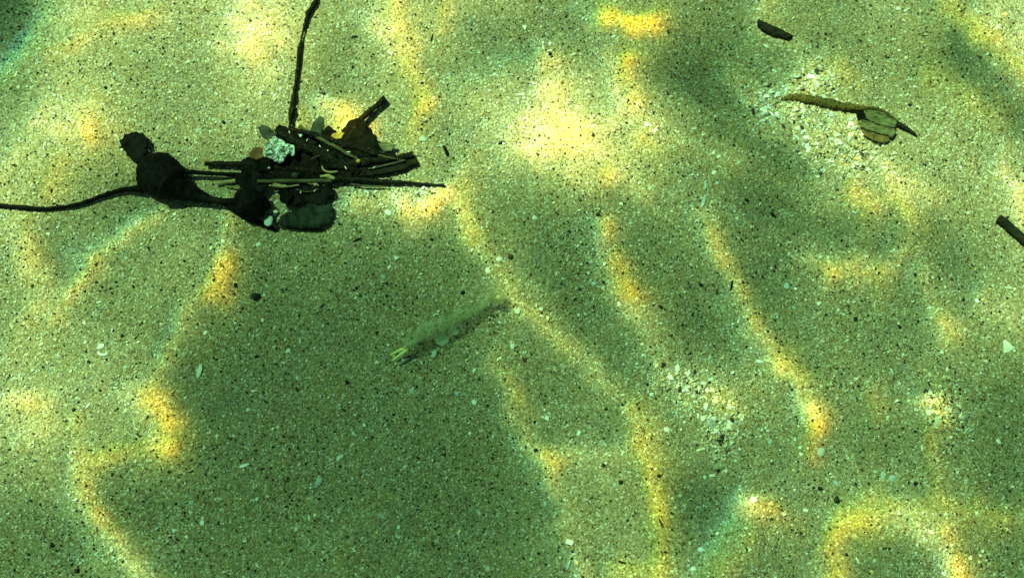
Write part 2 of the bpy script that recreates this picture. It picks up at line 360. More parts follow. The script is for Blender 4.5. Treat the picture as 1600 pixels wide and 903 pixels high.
def light_field(x, y):
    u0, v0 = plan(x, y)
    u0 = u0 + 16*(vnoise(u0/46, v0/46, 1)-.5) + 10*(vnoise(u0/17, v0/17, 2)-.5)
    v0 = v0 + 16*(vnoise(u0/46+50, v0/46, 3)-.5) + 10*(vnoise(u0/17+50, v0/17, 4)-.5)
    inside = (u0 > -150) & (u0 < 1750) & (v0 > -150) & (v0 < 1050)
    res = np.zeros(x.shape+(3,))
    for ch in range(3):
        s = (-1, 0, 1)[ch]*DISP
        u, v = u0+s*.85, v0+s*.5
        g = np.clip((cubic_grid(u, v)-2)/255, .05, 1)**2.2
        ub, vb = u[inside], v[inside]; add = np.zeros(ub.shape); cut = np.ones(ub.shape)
        for pts, w, a in PAINTED_SHADE: cut *= 1-.78*a*np.exp(-(seg_dist(ub, vb, np.array(pts, float))/w)**4)
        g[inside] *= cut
        for pts, w, a, tone in PAINTED_BANDS:
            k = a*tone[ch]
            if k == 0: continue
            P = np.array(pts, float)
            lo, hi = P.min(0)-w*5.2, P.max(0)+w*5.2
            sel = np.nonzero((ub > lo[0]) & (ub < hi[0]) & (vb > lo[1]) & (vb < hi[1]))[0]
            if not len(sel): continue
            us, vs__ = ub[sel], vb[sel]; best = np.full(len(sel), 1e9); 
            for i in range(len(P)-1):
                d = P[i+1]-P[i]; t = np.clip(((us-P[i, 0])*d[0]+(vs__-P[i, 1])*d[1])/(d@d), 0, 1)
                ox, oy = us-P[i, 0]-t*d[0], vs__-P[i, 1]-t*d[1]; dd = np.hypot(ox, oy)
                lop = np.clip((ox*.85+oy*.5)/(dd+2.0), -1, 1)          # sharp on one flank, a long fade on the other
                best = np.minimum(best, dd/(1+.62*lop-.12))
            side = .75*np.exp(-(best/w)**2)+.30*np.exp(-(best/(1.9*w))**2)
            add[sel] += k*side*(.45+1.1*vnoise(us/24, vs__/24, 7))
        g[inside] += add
        # beyond the mapped area: light bands painted from noise
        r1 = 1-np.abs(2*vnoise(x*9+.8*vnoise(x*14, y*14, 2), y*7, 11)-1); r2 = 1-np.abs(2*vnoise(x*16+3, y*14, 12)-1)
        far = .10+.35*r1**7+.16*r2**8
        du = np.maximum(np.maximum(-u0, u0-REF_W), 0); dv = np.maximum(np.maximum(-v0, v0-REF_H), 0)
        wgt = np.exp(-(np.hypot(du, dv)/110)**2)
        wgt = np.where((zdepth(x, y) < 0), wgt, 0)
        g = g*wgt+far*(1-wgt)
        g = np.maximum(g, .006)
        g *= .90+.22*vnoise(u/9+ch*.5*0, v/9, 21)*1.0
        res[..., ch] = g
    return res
def zdepth(x, y): return -(y-CAM_LOC.y)*st + (-CAM_LOC.z)*ct
GOBO_Z = 0.62
kx, ky = SUN_DIR.x/-SUN_DIR.z*GOBO_Z, SUN_DIR.y/-SUN_DIR.z*GOBO_Z
wx, wy = axis(-.36, .36, .002, 10)-kx, axis(-.27, .30, .002, 10)-ky
WX, WY = np.meshgrid(wx, wy)
WZ = GOBO_Z + .004*np.sin(19*WX+7*WY)+.003*np.sin(-11*WX+23*WY)  # shape only; these waves bend no light
# where sunlight filtered by each vertex lands on the bed
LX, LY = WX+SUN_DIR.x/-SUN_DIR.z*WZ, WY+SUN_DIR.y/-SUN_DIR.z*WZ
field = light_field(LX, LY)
GOBO_TINT = np.array([.84, 1.14, .64])
GAM = np.array([1.30, 1.0, 1.10])  # painted shade goes greener, since red falls off fastest
gain = np.clip(field*1.0, 0, 1.15)**GAM*GOBO_TINT
gobo_me = sheet('water', WX, WY, WZ)  # added unseen gobo sheet standing in for a water surface
ca = gobo_me.color_attributes.new('painted_light', 'FLOAT_COLOR', 'POINT')  # light pattern stored as vertex colours that filter the sun
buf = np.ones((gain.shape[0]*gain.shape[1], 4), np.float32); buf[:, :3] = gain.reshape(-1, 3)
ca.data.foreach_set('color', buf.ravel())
wm = bpy.data.materials.new('caustic gobo sheet'); wm.use_nodes = True; nt = wm.node_tree; nt.nodes.clear()
o_ = nt.nodes.new('ShaderNodeOutputMaterial'); tr = nt.nodes.new('ShaderNodeBsdfTransparent'); at_ = nt.nodes.new('ShaderNodeAttribute'); at_.attribute_name = 'painted_light'
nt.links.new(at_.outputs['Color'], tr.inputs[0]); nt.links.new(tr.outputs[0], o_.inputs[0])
tag(link('water', gobo_me, wm, recentre=False), 'added unseen green gobo sheet overhead with light bands painted into its transparency', 'water', kind='structure')

# ------------------------------------------------------------------ loose grains of sand (far too many to count)
OCT = np.array([[1,0,0],[-1,0,0],[0,1,0],[0,-1,0],[0,0,1],[0,0,-1]], float)
OCF = np.array([[0,2,4],[2,1,4],[1,3,4],[3,0,4],[2,0,5],[1,2,5],[3,1,5],[0,3,5]])
PATCH = [(1240,180,55),(1290,225,60),(1190,150,40),(1270,130,35),(1095,620,48),(1140,660,40),(1060,600,40),(1465,625,32),(1490,650,40),(1330,255,40),(1120,690,40),(620,305,40),(520,330,30)]
def grains(name, n, smin, smax, palette, label, patchy=0.0, lift=.15, flat=.55, drift=0.0):
    x = RNG.uniform(-.36, .36, n); y = RNG.uniform(-.26, .28, n)
    if patchy:
        k = int(n*patchy); C = np.array(PATCH, float)[RNG.integers(0, len(PATCH), k)]
        pu, pv = C[:, 0]+RNG.normal(0, 1, k)*C[:, 2]*.6, C[:, 1]+RNG.normal(0, 1, k)*C[:, 2]*.6
        q = [at(a, b, snap=False) for a, b in zip(pu, pv)]
        x[:k] = [p.x for p in q]; y[:k] = [p.y for p in q]
    if drift:          # sorted by the water into denser and thinner drifts
        keep = vnoise(x*38, y*38, 41)*.6+vnoise(x*110, y*110, 42)*.4 > RNG.random(n)*drift-.5*(drift-1)
        x, y = x[keep], y[keep]; n = len(x)
    s = smin+(smax-smin)*RNG.random(n)**2.2
    V = np.repeat(OCT[None], n, 0)*(.65+.7*RNG.random((n, 6, 1)))
    V *= np.stack([RNG.uniform(.75, 1.3, n), RNG.uniform(.75, 1.3, n), RNG.uniform(flat*.7, flat*1.2, n)], -1)[:, None, :]
    qn = RNG.normal(size=(n, 4)); qn[:, 1:3] *= .35; qn /= np.linalg.norm(qn, axis=1)[:, None]
    w, a, b, c = qn.T
    Rm = np.stack([np.stack([1-2*(b*b+c*c), 2*(a*b-c*w), 2*(a*c+b*w)], -1), np.stack([2*(a*b+c*w), 1-2*(a*a+c*c), 2*(b*c-a*w)], -1), np.stack([2*(a*c-b*w), 2*(b*c+a*w), 1-2*(a*a+b*b)], -1)], -2)
    V = np.einsum('nij,nkj->nki', Rm, V)*(s/2)[:, None, None]
    V[:, :, 0] += x[:, None]; V[:, :, 1] += y[:, None]; V[:, :, 2] += (relief(x, y)+s*lift*.5)[:, None]
    F = (OCF[None]+np.arange(n)[:, None, None]*6).reshape(-1)
    me = bpy.data.meshes.new(name); nf = n*8
    me.vertices.add(n*6); me.vertices.foreach_set('co', V.astype(np.float32).ravel())
    me.loops.add(nf*3); me.loops.foreach_set('vertex_index', F.astype(np.int32))
    me.polygons.add(nf); me.polygons.foreach_set('loop_start', np.arange(0, nf*3, 3, dtype=np.int32)); me.update(calc_edges=True)
    smooth(me, False)
    pal = np.array([p[1:] for p in palette]); pr = np.array([p[0] for p in palette], float); pr /= pr.sum()
    col = pal[RNG.choice(len(pal), n, p=pr)]*RNG.uniform(.85, 1.15, (n, 1))
    if name == 'sand_grains':        # sorted minerals: ochre and grey-green drifts a centimetre across
        d = (vnoise(x*70, y*70, 31)-.5)+.7*(vnoise(x*170, y*170, 32)-.5)
        col = col*np.stack([1+.75*d, 1+.18*d, 1-.75*d], -1)
    cc = np.ones((n, 6, 4), np.float32); cc[:, :, :3] = col[:, None, :]
    ca = me.color_attributes.new('grain', 'FLOAT_COLOR', 'POINT'); ca.data.foreach_set('color', cc.ravel())
    return tag(link(name, me, M['grains'], recentre=False), label, 'sand grains', kind='stuff')
grains('sand_grains', 160000, .0005, .0012, [(5,.37,.31,.18),(4,.41,.36,.22),(3,.34,.27,.14),(1,.27,.23,.13),(2,.36,.36,.25),(1.2,.46,.30,.10),(1.4,.56,.51,.37)], 'tan and ochre sand grains covering the sea bed')
grains('dark_grains', 66000, .0006, .0016, [(5,.010,.012,.008),(2,.04,.035,.022),(1.5,.09,.06,.025)], 'black and dark brown mineral grains speckling the sand', lift=.5, drift=1.0)
grains('pale_grains', 26000, .0005, .0019, [(4,.85,.82,.68),(2,.78,.70,.42),(2,.66,.75,.70),(1,.80,.58,.25)], 'tiny white and cream shell grains mixed in the sand', patchy=.06, lift=.5)

_P = PATCH
PATCH = [(1235,185,50),(1285,225,52),(1330,262,34),(1195,150,34),(1270,130,26),(1095,620,40),(1060,598,30),(1140,662,32),(1468,628,24),(1480,655,26),(1130,690,30)]
grains('shell_grit', 850, .0011, .0032, [(2,.72,.76,.70),(2.5,.56,.50,.35),(1.5,.50,.55,.50),(1.8,.45,.32,.15),(2.5,.26,.24,.16),(2,.03,.03,.02)], 'coarse broken shell grit gathered in pale patches', patchy=1.0, lift=.5)
PATCH = _P
# ------------------------------------------------------------------ shell fragments
def shell_mesh(kind, mkey, idx):
    random.seed(100+idx*7); bm = bmesh.new()
    n = random.randint(9, 13)
    if kind == 'chip':
        m_ = random.randint(4, 6); ang = sorted(random.uniform(0, 2*math.pi) for _ in range(m_))
        ang = [2*math.pi*i/m_+random.uniform(-.4, .4) for i in range(m_)]; pts = [(math.cos(a)*random.uniform(.5, 1.2), math.sin(a)*random.uniform(.35, 1.0)) for a in ang]
    elif kind == 'oval':
        pts = [(math.cos(2*math.pi*i/n)*random.uniform(.92, 1.05), math.sin(2*math.pi*i/n)*random.uniform(.66, .8)) for i in range(n)]
    elif kind == 'sliver':
        pts = [(-1, -.05), (-.5, -.25), (.3, -.28), (1, -.12), (.95, .1), (.2, .24), (-.6, .2)]
        pts = [(a+random.uniform(-.06, .06), b+random.uniform(-.06, .06)) for a, b in pts]
    elif kind == 'triangle':
        pts = [(-.75, -.7), (-.1, -.72), (.85, -.6), (.5, .1), (.12, .9), (-.15, .85), (-.5, .1)]
    elif kind == 'crescent':
        pts = [(math.cos(a), .75*math.sin(a)) for a in np.linspace(-2.9, -.2, 8)] + [(.62*math.cos(a), .35*math.sin(a)-.05) for a in np.linspace(-.3, -2.8, 6)]
    V = [bm.verts.new((a, b, 0)) for a, b in pts]; f = bm.faces.new(V); bmesh.ops.triangulate(bm, faces=[f])
    bmesh.ops.subdivide_edges(bm, edges=bm.edges[:], cuts=2, use_grid_fill=True)
    bmesh.ops.triangulate(bm, faces=[f for f in bm.faces if len(f.verts) > 3])
    for v in bm.verts:
        r2 = v.co.x**2+v.co.y**2
        v.co.z = .42-.26*r2+.10*mnoise.noise(Vector((v.co.x*2+idx, v.co.y*2, 0)))
    if sum(f.normal.z for f in bm.faces) < 0: bmesh.ops.reverse_faces(bm, faces=bm.faces)
    r = bmesh.ops.extrude_face_region(bm, geom=bm.faces[:])
    for v in [g for g in r['geom'] if isinstance(g, bmesh.types.BMVert)]: v.co.z -= .28
    bmesh.ops.recalc_face_normals(bm, faces=bm.faces)
    me = bpy.data.meshes.new('shell_fragment'); bm.to_mesh(me); bm.free(); smooth(me, kind in ('oval', 'crescent')); me.materials.append(M[mkey]); return me
SH = {}
for i_, k_ in enumerate(('chip', 'chip', 'oval', 'sliver', 'triangle', 'crescent', 'chip', 'oval')):
    for c_ in range(3): SH.setdefault((k_, c_), []).append(shell_mesh(k_, 'shell%d' % c_, i_*3+c_))
random.seed(21)
def where(u, v):
    for (a, b, r, t) in ((1255,185,115,'among the coarse grit round the brown leaf stalk'), (1100,640,80,'in the loose grit patch below the long light band'), (1475,640,55,'in the small grit patch beside the orange glint')):
        if math.hypot(u-a, (v-b)*1.1) < r: return t
    if v < 240 and u < 600: return 'on the sunlit sand around the tall stem'
    if v < 335 and u < 1160: return 'on the bright sand between debris pile and brown leaf stalk'
    if v < 335: return 'on the sand beyond the brown leaf stalk'
    if u < 380 and v < 600: return 'on the sand below the round seaweed float'
    if u < 900 and v < 600: return 'on the shaded sand around the prawn'
    if u < 250: return 'on the banded sand of the lower left corner'
    if u < 860: return 'on the wide shaded sand below the prawn'
    if u < 1060: return 'on the light bands to the right of the prawn'
    if v < 600: return 'on the banded sand left of the right edge chip'
    return 'on the sand of the lower right corner'
TONE = ('white', 'cream', 'blue-grey')
def shell(u, v, size=8.0, kind=None, tone=None, rot=None, label=None, z=0.0):
    kind = kind or random.choice(('chip', 'chip', 'oval', 'sliver'))
    tone = random.choice((0, 0, 1, 2)) if tone is None else tone
    o = bpy.data.objects.new('shell_fragment', random.choice(SH[(kind, tone)])); scene.collection.objects.link(o)
    o.location = at(u, v, z*PX); s = size*.5*PX; o.scale = (s, s, s*.8)
    o.rotation_euler = (random.uniform(-.25, .25), random.uniform(-.25, .25), random.uniform(0, 6.28) if rot is None else rot)
    w = where(u, v)
    if label: tag(o, label, 'shell fragment')
    else: tag(o, 'small %s shell chip %s' % (TONE[tone], w), 'shell fragment', 'small %s shell fragments %s' % (TONE[tone], w))
    return o
# the ones that stand out
shell(162,549,20,'crescent',0,-.2,'large white crescent shell fragment below the round seaweed float')
shell(158,541,12,'oval',0,.5,'rounded white shell bit touching the white crescent shell')
shell(312,580,24,'sliver',0,1.45,'thin upright white shell sliver at the edge of the shaded sand')
shell(1573,541,23,'triangle',0,.35,'brightest white triangular shell piece beside the right edge of the photo')
shell(1140,664,17,'triangle',0,0.,'white triangular shell chip below the loose grit patch')
shell(1107,662,15,'triangle',2,.1,'grey-blue triangular shell chip left of the white triangular one')
shell(1012,196,13,'chip',0,.3,'larger of two white pebbly shells near the bright glow')
shell(1024,204,12,'chip',0,1.2,'smaller of two white pebbly shells near the bright glow')
shell(661,218,13,'oval',2,0.,'pale blue oval shell bit right of the debris pile')
shell(678,552,15,'oval',2,1.5,'blue-grey oval shell lying under the head of the prawn')
shell(809,486,12,'oval',2,1.2,'bluish rounded shell bit to the right of the prawn tail')
shell(682,494,12,'crescent',0,3.4,'white curved shell edge showing beside the back of the prawn')
shell(382,727,18,'sliver',0,.35,'pale elongated shell chip lying alone on the wide shaded sand')
shell(498,752,14,'oval',2,1.,'round bluish shell disc on the wide shaded sand')
shell(1464,659,20,'chip',2,1.0,'grey-white broken shell at the foot of the small orange glint')
shell(1112,743,15,'chip',0,.6,'white shell chip with dark side on the shade below the grit')
shell(1099,316,22,'sliver',2,1.25,'slim pale blue shell sliver standing out between two light bands')
shell(1102,290,18,'sliver',2,1.45,'faint narrow shell splinter above the slim pale blue sliver')
shell(1185,565,13,'chip',0,.2,'bright white shell chip beside the long light band')
shell(891,847,15,'chip',0,.3,'white flake at the left edge of the lower light band')
shell(888,882,15,'sliver',2,1.2,'bluish shell sliver under the white flake at the lower light band')
shell(1229,447,12,'oval',2,1.5,'round grey-blue shell disc between the light bands')
shell(1379,743,14,'chip',2,1.4,'left one of a touching blue-white shell pair at lower right')
shell(1394,747,13,'oval',2,.6,'right one of a touching blue-white shell pair at lower right')
shell(1283,706,15,'oval',2,1.1,'large faint greenish shell half sunk in sand at lower right')
shell(1268,121,16,'chip',0,.4,'chalky white shell lump above the brown leaf stalk')
shell(1278,134,13,'chip',0,2.,'smaller white shell lump touching the one above the leaf stalk')
shell(420,346,19,'oval',2,1.3,'gleaming pale blue shell bit between black bulb and green shell',15)
shell(431,331,8,'oval',1,.1,'tiny cream grain-like shell above the gleaming pale blue one',14)
shell(1330,186,10,'oval',2,.4,'round bluish bead of shell tucked under the brown leaf stalk')
small = """327,69 179,116 277,113 430,96 429,150 498,142 439,138 309,204 182,212 846,42 820,43 859,69 920,128 1056,116 817,148 1016,294 609,83 1033,214
1315,12 1403,14 1239,206 1122,245 1195,248 1501,262 1107,196 1197,73 1095,221 1263,233 1116,270 1208,111 105,507 430,513 469,533 451,548 404,382 133,535 132,504 76,366 155,472 464,590 402,516 429,543 321,520
753,403 780,405 762,423 835,340 971,319 609,417 599,433 619,403 928,443 967,475 869,428 846,494 588,566 788,523 801,540 741,578 787,583 1030,489
1234,379 1233,397 1310,484 1279,474 1526,470 1109,558 1393,580 1470,550 1453,585 1480,577 1241,481 459,698 434,667 382,845 483,809 463,827 316,816 299,784 272,828 402,883 138,633 400,610 393,617 409,619 529,716 34,766 388,640 196,641
714,615 741,628 570,664 552,677 643,611 753,673 849,652 855,653 904,677 566,841 684,843 749,801 1042,671 986,899 1033,883 959,758 597,806 852,787 763,888 734,677 633,729
1182,641 1119,699 1203,690 1251,709 1307,755 1482,627 1335,624 1307,622 1513,610 1502,652 1546,639 1433,851 1455,831 1170,858 1340,875 1404,802 1474,783 1259,797 1177,780 1204,786 1063,774 1082,888 1582,760 1506,731 1095,858 1440,700 1560,690"""
for t in small.split():
    u, v = map(float, t.split(',')); shell(u, v, random.uniform(7, 11.5))
for (a, b, r, k) in ((1240,190,42,26), (1295,225,40,24), (1275,140,22,10), (1185,150,28,8), (1095,625,32,20), (1130,655,28,10), (1060,600,22,6), (1478,640,26,12), (600,305,26,6)):
    for _ in range(k):
        shell(a+random.gauss(0, r*.62), b+random.gauss(0, r*.5), random.uniform(5, 12), tone=random.choice((0, 0, 1, 2)))
# dark stones
def stone(u, v, rx, ry, rot=0., mk='speck', label=None):
    o = blob('dark_pebble' if mk == 'speck' else 'brown_pebble', u, v, min(rx, ry)*.5, rx, ry, min(rx, ry)*.8, M[mk], rough=.5, freq=1.6, seed=u*.37, rot=rot, segs=12)
    w = where(u, v); c = 'black' if mk == 'speck' else 'brown'
    tag(o, label or 'tiny %s stone lying %s' % (c, w), 'pebble', None if label else 'tiny %s stones %s' % (c, w))
stone(399,463,8.5,5.5,-.2,label='flat black stone alone in shade below the debris pile')
stone(1308,781,4,5,label='dark oval stone beside the yellow light patch at lower right')
stone(798,401,4.5,4,0,'brownspeck','brown round seed-like stone on the band right of the prawn')
for t in "349,191 165,137 505,146 782,223 859,84 927,211 138,565 1032,479 542,597 723,457 934,335 1207,335 1167,313 1406,511 1430,429 1095,445 1337,499 115,640 81,851 120,891 970,753 943,726 837,703 1323,866 1281,763 1431,755 1122,735 1030,743".split():
    u, v = map(float, t.split(',')); stone(u, v, random.uniform(2.6, 3.8), random.uniform(2.2, 3.2), random.uniform(0, 3))
for (u, v, l, a) in ((554,58,5.5,.2),(675,59,6,1.3),(558,375,7,.4),(972,878,7,-.3),(1033,817,8,-1.1),(1143,446,8,1.4)):
    tag(tube('twig_splinter', [(u-l*math.cos(a), v+l*math.sin(a), 1, 1.0), (u, v, 1.4, 1.5), (u+l*math.cos(a), v-l*math.sin(a), 1, .8)], M['bark'], n=8, sides=6), 'thin black twig splinter lying ' + where(u, v), 'twig splinter', 'twig splinters on the sand')
tag(tube('twig_splinter', [(693,228,2,2.0),(697,236,2.2,2.6),(699,243,2,2.2)], M['bark'], n=8, sides=6), 'short upright black twig bit right of the debris pile', 'twig splinter')

# ------------------------------------------------------------------ seaweed with round float
sw = root('seaweed', 252, 278, 'black seaweed with big round float, curling tail and second bulb', 'seaweed')
blob('float_bladder', 250, 274, 24, 38, 35, 27, M['black'], sw, .16, 1.6, 2, -.35, 36, .06)
blob('float_bladder', 391, 318, 20, 27, 24, 20, M['black'], sw, .25, 2.0, 5, -.3, 30, .04)
leaf('blade', [(187,221),(194,211),(206,206),(222,208),(230,216),(229,232),(224,246),(215,255),(206,251),(198,240),(189,230)], M['black'], 12, 5, 3, sw, 1.3, 1)
tube('stem', [(222,296,14,6),(195,296,9,4),(160,306,6,3.6),(120,320,5,3.4),(70,326,4.5,3.2),(25,323,4.5,3.4),(-40,318,4.5,3.4)], M['black'], sw, 70, 9, .17)
tube('stem', [(262,288,24,26),(285,299,18,16),(305,307,14,9),(338,313,14,5.5),(374,317,16,6.5)], M['black'], sw, 24, 9, .15)
tube('stem', [(285,280,20,8),(300,292,16,5),(320,303,12,3.5),(350,320,9,3),(385,341,7,3.5),(410,350,6,4),(432,360,4,1.5)], M['black'], sw, 40, 8, .2)
tube('stem', [(280,266,18,5),(300,269,15,4),(340,272,12,3.6),(375,274,10,3.8),(410,280,9,3.5)], M['black'], sw, 24, 8, .15)

# ------------------------------------------------------------------ debris pile, piece by piece
def bit(o, label, cat, group=None): return tag(o, label, cat, group)
bit(tube('stem', [(506,-40,7,4.4),(497,-5,6,3.6),(484,18,6,3.4),(472,55,6,3.0),(466,95,6,3.2),(461,140,6,3.1),(455,180,7,3.5),(452,215,9,3.8)], M['bark'], n=90, sides=9, rough=.4, fine=700.), 'tall thin dark stem running up from the debris pile', 'plant stem')
bit(tube('twig', [(320,256,9,3.6),(350,256,9,4),(400,258,10,4.2),(450,263,11,4.5),(510,270,10,4)], M['bark'], n=30), 'dark straight twig on the left of the pile above the seaweed stem', 'twig')
bit(tube('straw', [(336,287,7,2.0),(355,284,7.5,3.0),(387,280,8,2.4)], M['straw2'], n=14, flat=.6), 'short pale yellow straw beside the second black bulb', 'straw')
bit(tube('straw', [(402,284,17,3.1),(440,283,17.5,3.4),(480,283,17.5,3.4),(519,282,17,3.0)], M['straw'], n=30, sides=10, flat=.8, rough=.06), 'straight olive straw lying level across the pile', 'straw')
bit(tube('twig', [(505,278,14,4.5),(540,280,12,4.6),(575,282,10,4),(620,285,7,3.2),(662,288,5,2.7),(694,289,3.5,1.9)], M['bark'], n=50, rough=.28), 'long thin black twig pointing right out of the pile', 'twig')
bit(tube('twig', [(540,222,16,4.6),(562,190,13,4.8),(582,171,11,5),(602,154,9,5.6)], M['bark'], n=24, sides=10, rough=.14), 'thick short stick pointing up and right behind the leaf', 'twig')
bit(tube('twig', [(500,268,15,5),(555,256,14,7),(590,250,12,6.5),(620,247,10,5.5),(646,242,8,4.6)], M['bark'], n=36, sides=9, rough=.3), 'ragged dark stick ending right of the pile, upper of two', 'twig')
bit(tube('wood_strip', [(560,272,10,4),(585,268,9,6.5),(620,262,8,7.5),(652,252,6,6)], M['chip'], n=30, sides=8, rough=.2, flat=.5), 'flat olive wood strip under the ragged dark stick', 'wood strip')
bit(tube('wood_strip', [(575,264,17,1.6),(600,259,16,2.0),(634,250,14,1.4)], M['straw'], n=16, sides=6, rough=.3), 'thin pale edge of split wood along the ragged stick', 'wood strip')
bit(tube('bark_strip', [(432,204,16,5),(465,222,18,8),(500,240,18,9),(535,256,16,8),(562,270,13,5)], M['bark'], n=44, sides=10, rough=.25, flat=.6), 'wide flecked bark strip running diagonally through the pile', 'bark strip')
bit(tube('twig', [(455,203,17,3.5),(500,213,20,4.2),(545,228,19,4.5),(590,238,15,4),(618,246,13,3)], M['bark'], n=40, rough=.22), 'slender dark twig slanting down right under the triangular leaf', 'twig')
bit(tube('twig', [(398,262,14,3),(420,268,15,3),(452,286,13,2.6)], M['bark'], n=16, rough=.2), 'thin slanting dark twig between crinkled leaf and olive straw', 'twig')
bit(tube('twig', [(468,198,15,3),(510,222,21,3.5),(560,250,17,3)], M['straw'], n=26, rough=.3), 'grey-green stalk on top of the wide bark strip', 'twig')
bit(leaf('leaf', [(534,206),(541,194),(548,187),(558,184),(567,187),(572,194),(577,205),(588,213),(589,230),(592,240),(574,246),(545,243),(526,230)], M['darkleaf'], 18, 2, 1.5, jag=1.1, seed=3), 'dark brown triangular leaf standing at the top of the pile', 'leaf')
bit(leaf('leaf', [(484,206),(489,191),(500,181),(506,186),(507,197),(500,212),(490,214)], M['greenleaf'], 19, 1.5, 2, jag=.5, seed=5), 'small grey-green pointed leaf tip left of the triangular leaf', 'leaf')
bit(leaf('leaf', [(402,200),(411,195),(420,198),(430,208),(432,216),(421,221),(410,215)], M['greenleaf'], 16, 1.5, 2, jag=.5, seed=7), 'small grey leaf above the crinkled pale leaf', 'leaf')
bit(leaf('leaf', [(428,204),(436,195),(446,198),(456,206),(452,218),(436,218)], M['darkleaf'], 16, 2, 2, jag=.9, seed=9), 'small black leaf at the foot of the tall stem', 'leaf')
bit(leaf('leaf', [(508,206),(518,200),(526,205),(522,213),(510,214)], M['darkleaf'], 18, 1.5, 1, jag=.8, seed=10), 'tiny dark leaf scrap above the yellow scrap', 'leaf')
bit(leaf('leaf', [(513,216),(520,209),(538,207),(534,216),(522,218)], M['yellow'], 20, 1.2, 1, jag=.6, seed=11), 'small yellow leaf scrap left of the triangular leaf', 'leaf')
bit(leaf('leaf', [(590,224),(602,222),(618,227),(612,236),(598,236)], M['olive'], 12, 1.2, 1, jag=.6, seed=12), 'thin olive leaf scrap right of the triangular leaf', 'leaf')
bit(leaf('crinkled_leaf', [(412,229),(419,221),(427,214),(440,217),(446,224),(462,228),(459,243),(450,240),(446,248),(440,255),(432,254),(424,247),(413,246),(415,237)], M['crinkle'], 25, 1.5, 2, jag=1.6, seed=13, cuts=3, crinkle=1.6), 'crinkled silvery white leaf on the left of the pile', 'leaf')
bit(leaf('leaf', [(391,236),(399,229),(409,232),(411,246),(400,250),(390,245)], M['orange'], 20, 2, 2, jag=.6, seed=14), 'small orange-brown leaf scrap left of the crinkled leaf', 'leaf')
dark = [([(375,252),(395,244),(430,248),(470,240),(500,250),(498,272),(460,280),(410,280),(380,272)], 12, 'black rotting leaf under the crinkled pale leaf'),
        ([(455,226),(490,226),(530,240),(556,262),(545,282),(505,284),(470,276),(450,250)], 13, 'large black leaf in the middle of the pile'),
        ([(520,228),(560,236),(590,246),(596,262),(560,276),(530,272)], 11, 'black leaf under the ragged sticks'),
        ([(432,292),(470,288),(515,290),(521,303),(508,318),(480,320),(455,322),(440,310)], 12, 'black torn leaf between olive straw and green shell'),
        ([(378,262),(405,266),(420,290),(410,302),(385,300),(366,284)], 14, 'black leaf scrap above the second bulb'),
        ([(448,212),(478,206),(500,218),(490,232),(460,236)], 12, 'black leaf scrap beneath the tall stem foot')]
for i, (o, z, l) in enumerate(dark): bit(leaf('leaf', o, M['black'], z, 2.5, 3, jag=2.6, seed=20+i), l, 'leaf')
bit(leaf('shell_half', [(434,349),(436,340),(448,332),(466,328),(482,318),(497,311),(510,313),(519,323),(521,336),(515,348),(498,356),(470,357),(446,354)], M['slate'], 13, 2, -5, jag=.25, seed=31), 'dark green ribbed shell half at the lower edge of the pile', 'shell')
bit(leaf('leaf', [(432,350),(455,354),(490,358),(512,357),(508,361),(470,362),(438,356)], M['straw'], 3, 1.5, 1, jag=.7, seed=32), 'pale straw-coloured leaf edge under the green shell', 'leaf')
bit(tube('fibre', [(503,260,20,1.2),(506,266,21,1.6),(515,269,21,1.6),(528,268,20,1.2)], M['straw2'], n=14, sides=6), 'pale curved fibre on the black leaf in the pile', 'fibre')
bit(blob('seed', 560, 252, 22, 4, 3.5, 3, M['yellow'], None, .2, 2, 3, 0, 12), 'tiny yellow seed on the ragged sticks', 'seed')
bit(blob('seed', 461, 274, 19, 6, 5, 4, M['greenleaf'], None, .2, 2, 4, 0, 14), 'dull green round seed above the olive straw', 'seed')
bit(tube('straw', [(500,276,19,2.6),(512,276,19.5,3.2),(524,279,19,2.4)], M['straw2'], n=10, sides=7, rough=.3), 'broken pale straw end above the olive straw', 'straw')
for (a, m_, l, c) in (
  ([(440,238,20,1.5),(470,232,22,2),(512,246,22,1.6),(556,266,18,1.2)], 'bark', 'crooked thin black twig across the middle of the pile', 'twig'),
  ([(484,250,20,1),(500,243,21,1.4),(520,240,20,.9)], 'straw', 'short dull fibre on the middle black leaf', 'fibre'),
  ([(560,232,20,1.4),(590,242,18,1.8),(626,250,14,1.2)], 'straw', 'grey straw lying between the two ragged right-hand sticks', 'straw'),
  ([(530,232,20,2.4),(548,226,22,3),(575,238,20,2.4),(600,246,15,1.4)], 'bark', 'knobbly black twig crossing below the triangular leaf', 'twig'),
  ([(420,290,17,1.2),(445,292,18,1.6),(468,289,17,1.0)], 'straw2', 'broken pale fibre just under the olive straw', 'fibre'),
  ([(462,296,16,1),(480,300,16,1.5),(498,296,16,1)], 'straw', 'curved dull fibre on the torn black leaf', 'fibre'),
  ([(352,291,6,1),(368,292,7,1.6),(384,290,7,1)], 'straw2', 'second split half of the short pale yellow straw', 'straw'),
  ([(548,288,9,1),(575,291,8,1.6),(604,292,6,1)], 'straw', 'thin pale straw under the long black twig', 'straw')):
    bit(tube(c, a, M[m_], n=22, sides=6, rough=.35), l, c)
for i, (o, z, l) in enumerate((
  ([(556,238),(572,232),(592,238),(604,246),(590,254),(566,252)], 15, 'black leaf flake between the ragged sticks'),
  ([(398,252),(412,246),(426,254),(420,268),(402,268)], 18, 'black curled leaf flake below the orange scrap'),
  ([(500,248),(516,242),(532,250),(526,262),(508,264)], 20, 'black leaf flake in the pile centre'),
  ([(436,300),(446,294),(456,302),(450,318),(438,316)], 16, 'black leaf flake right of the second bulb'))):
    bit(leaf('leaf', o, M['darkleaf'], z, 2, 3, jag=1.8, seed=60+i), l, 'leaf')
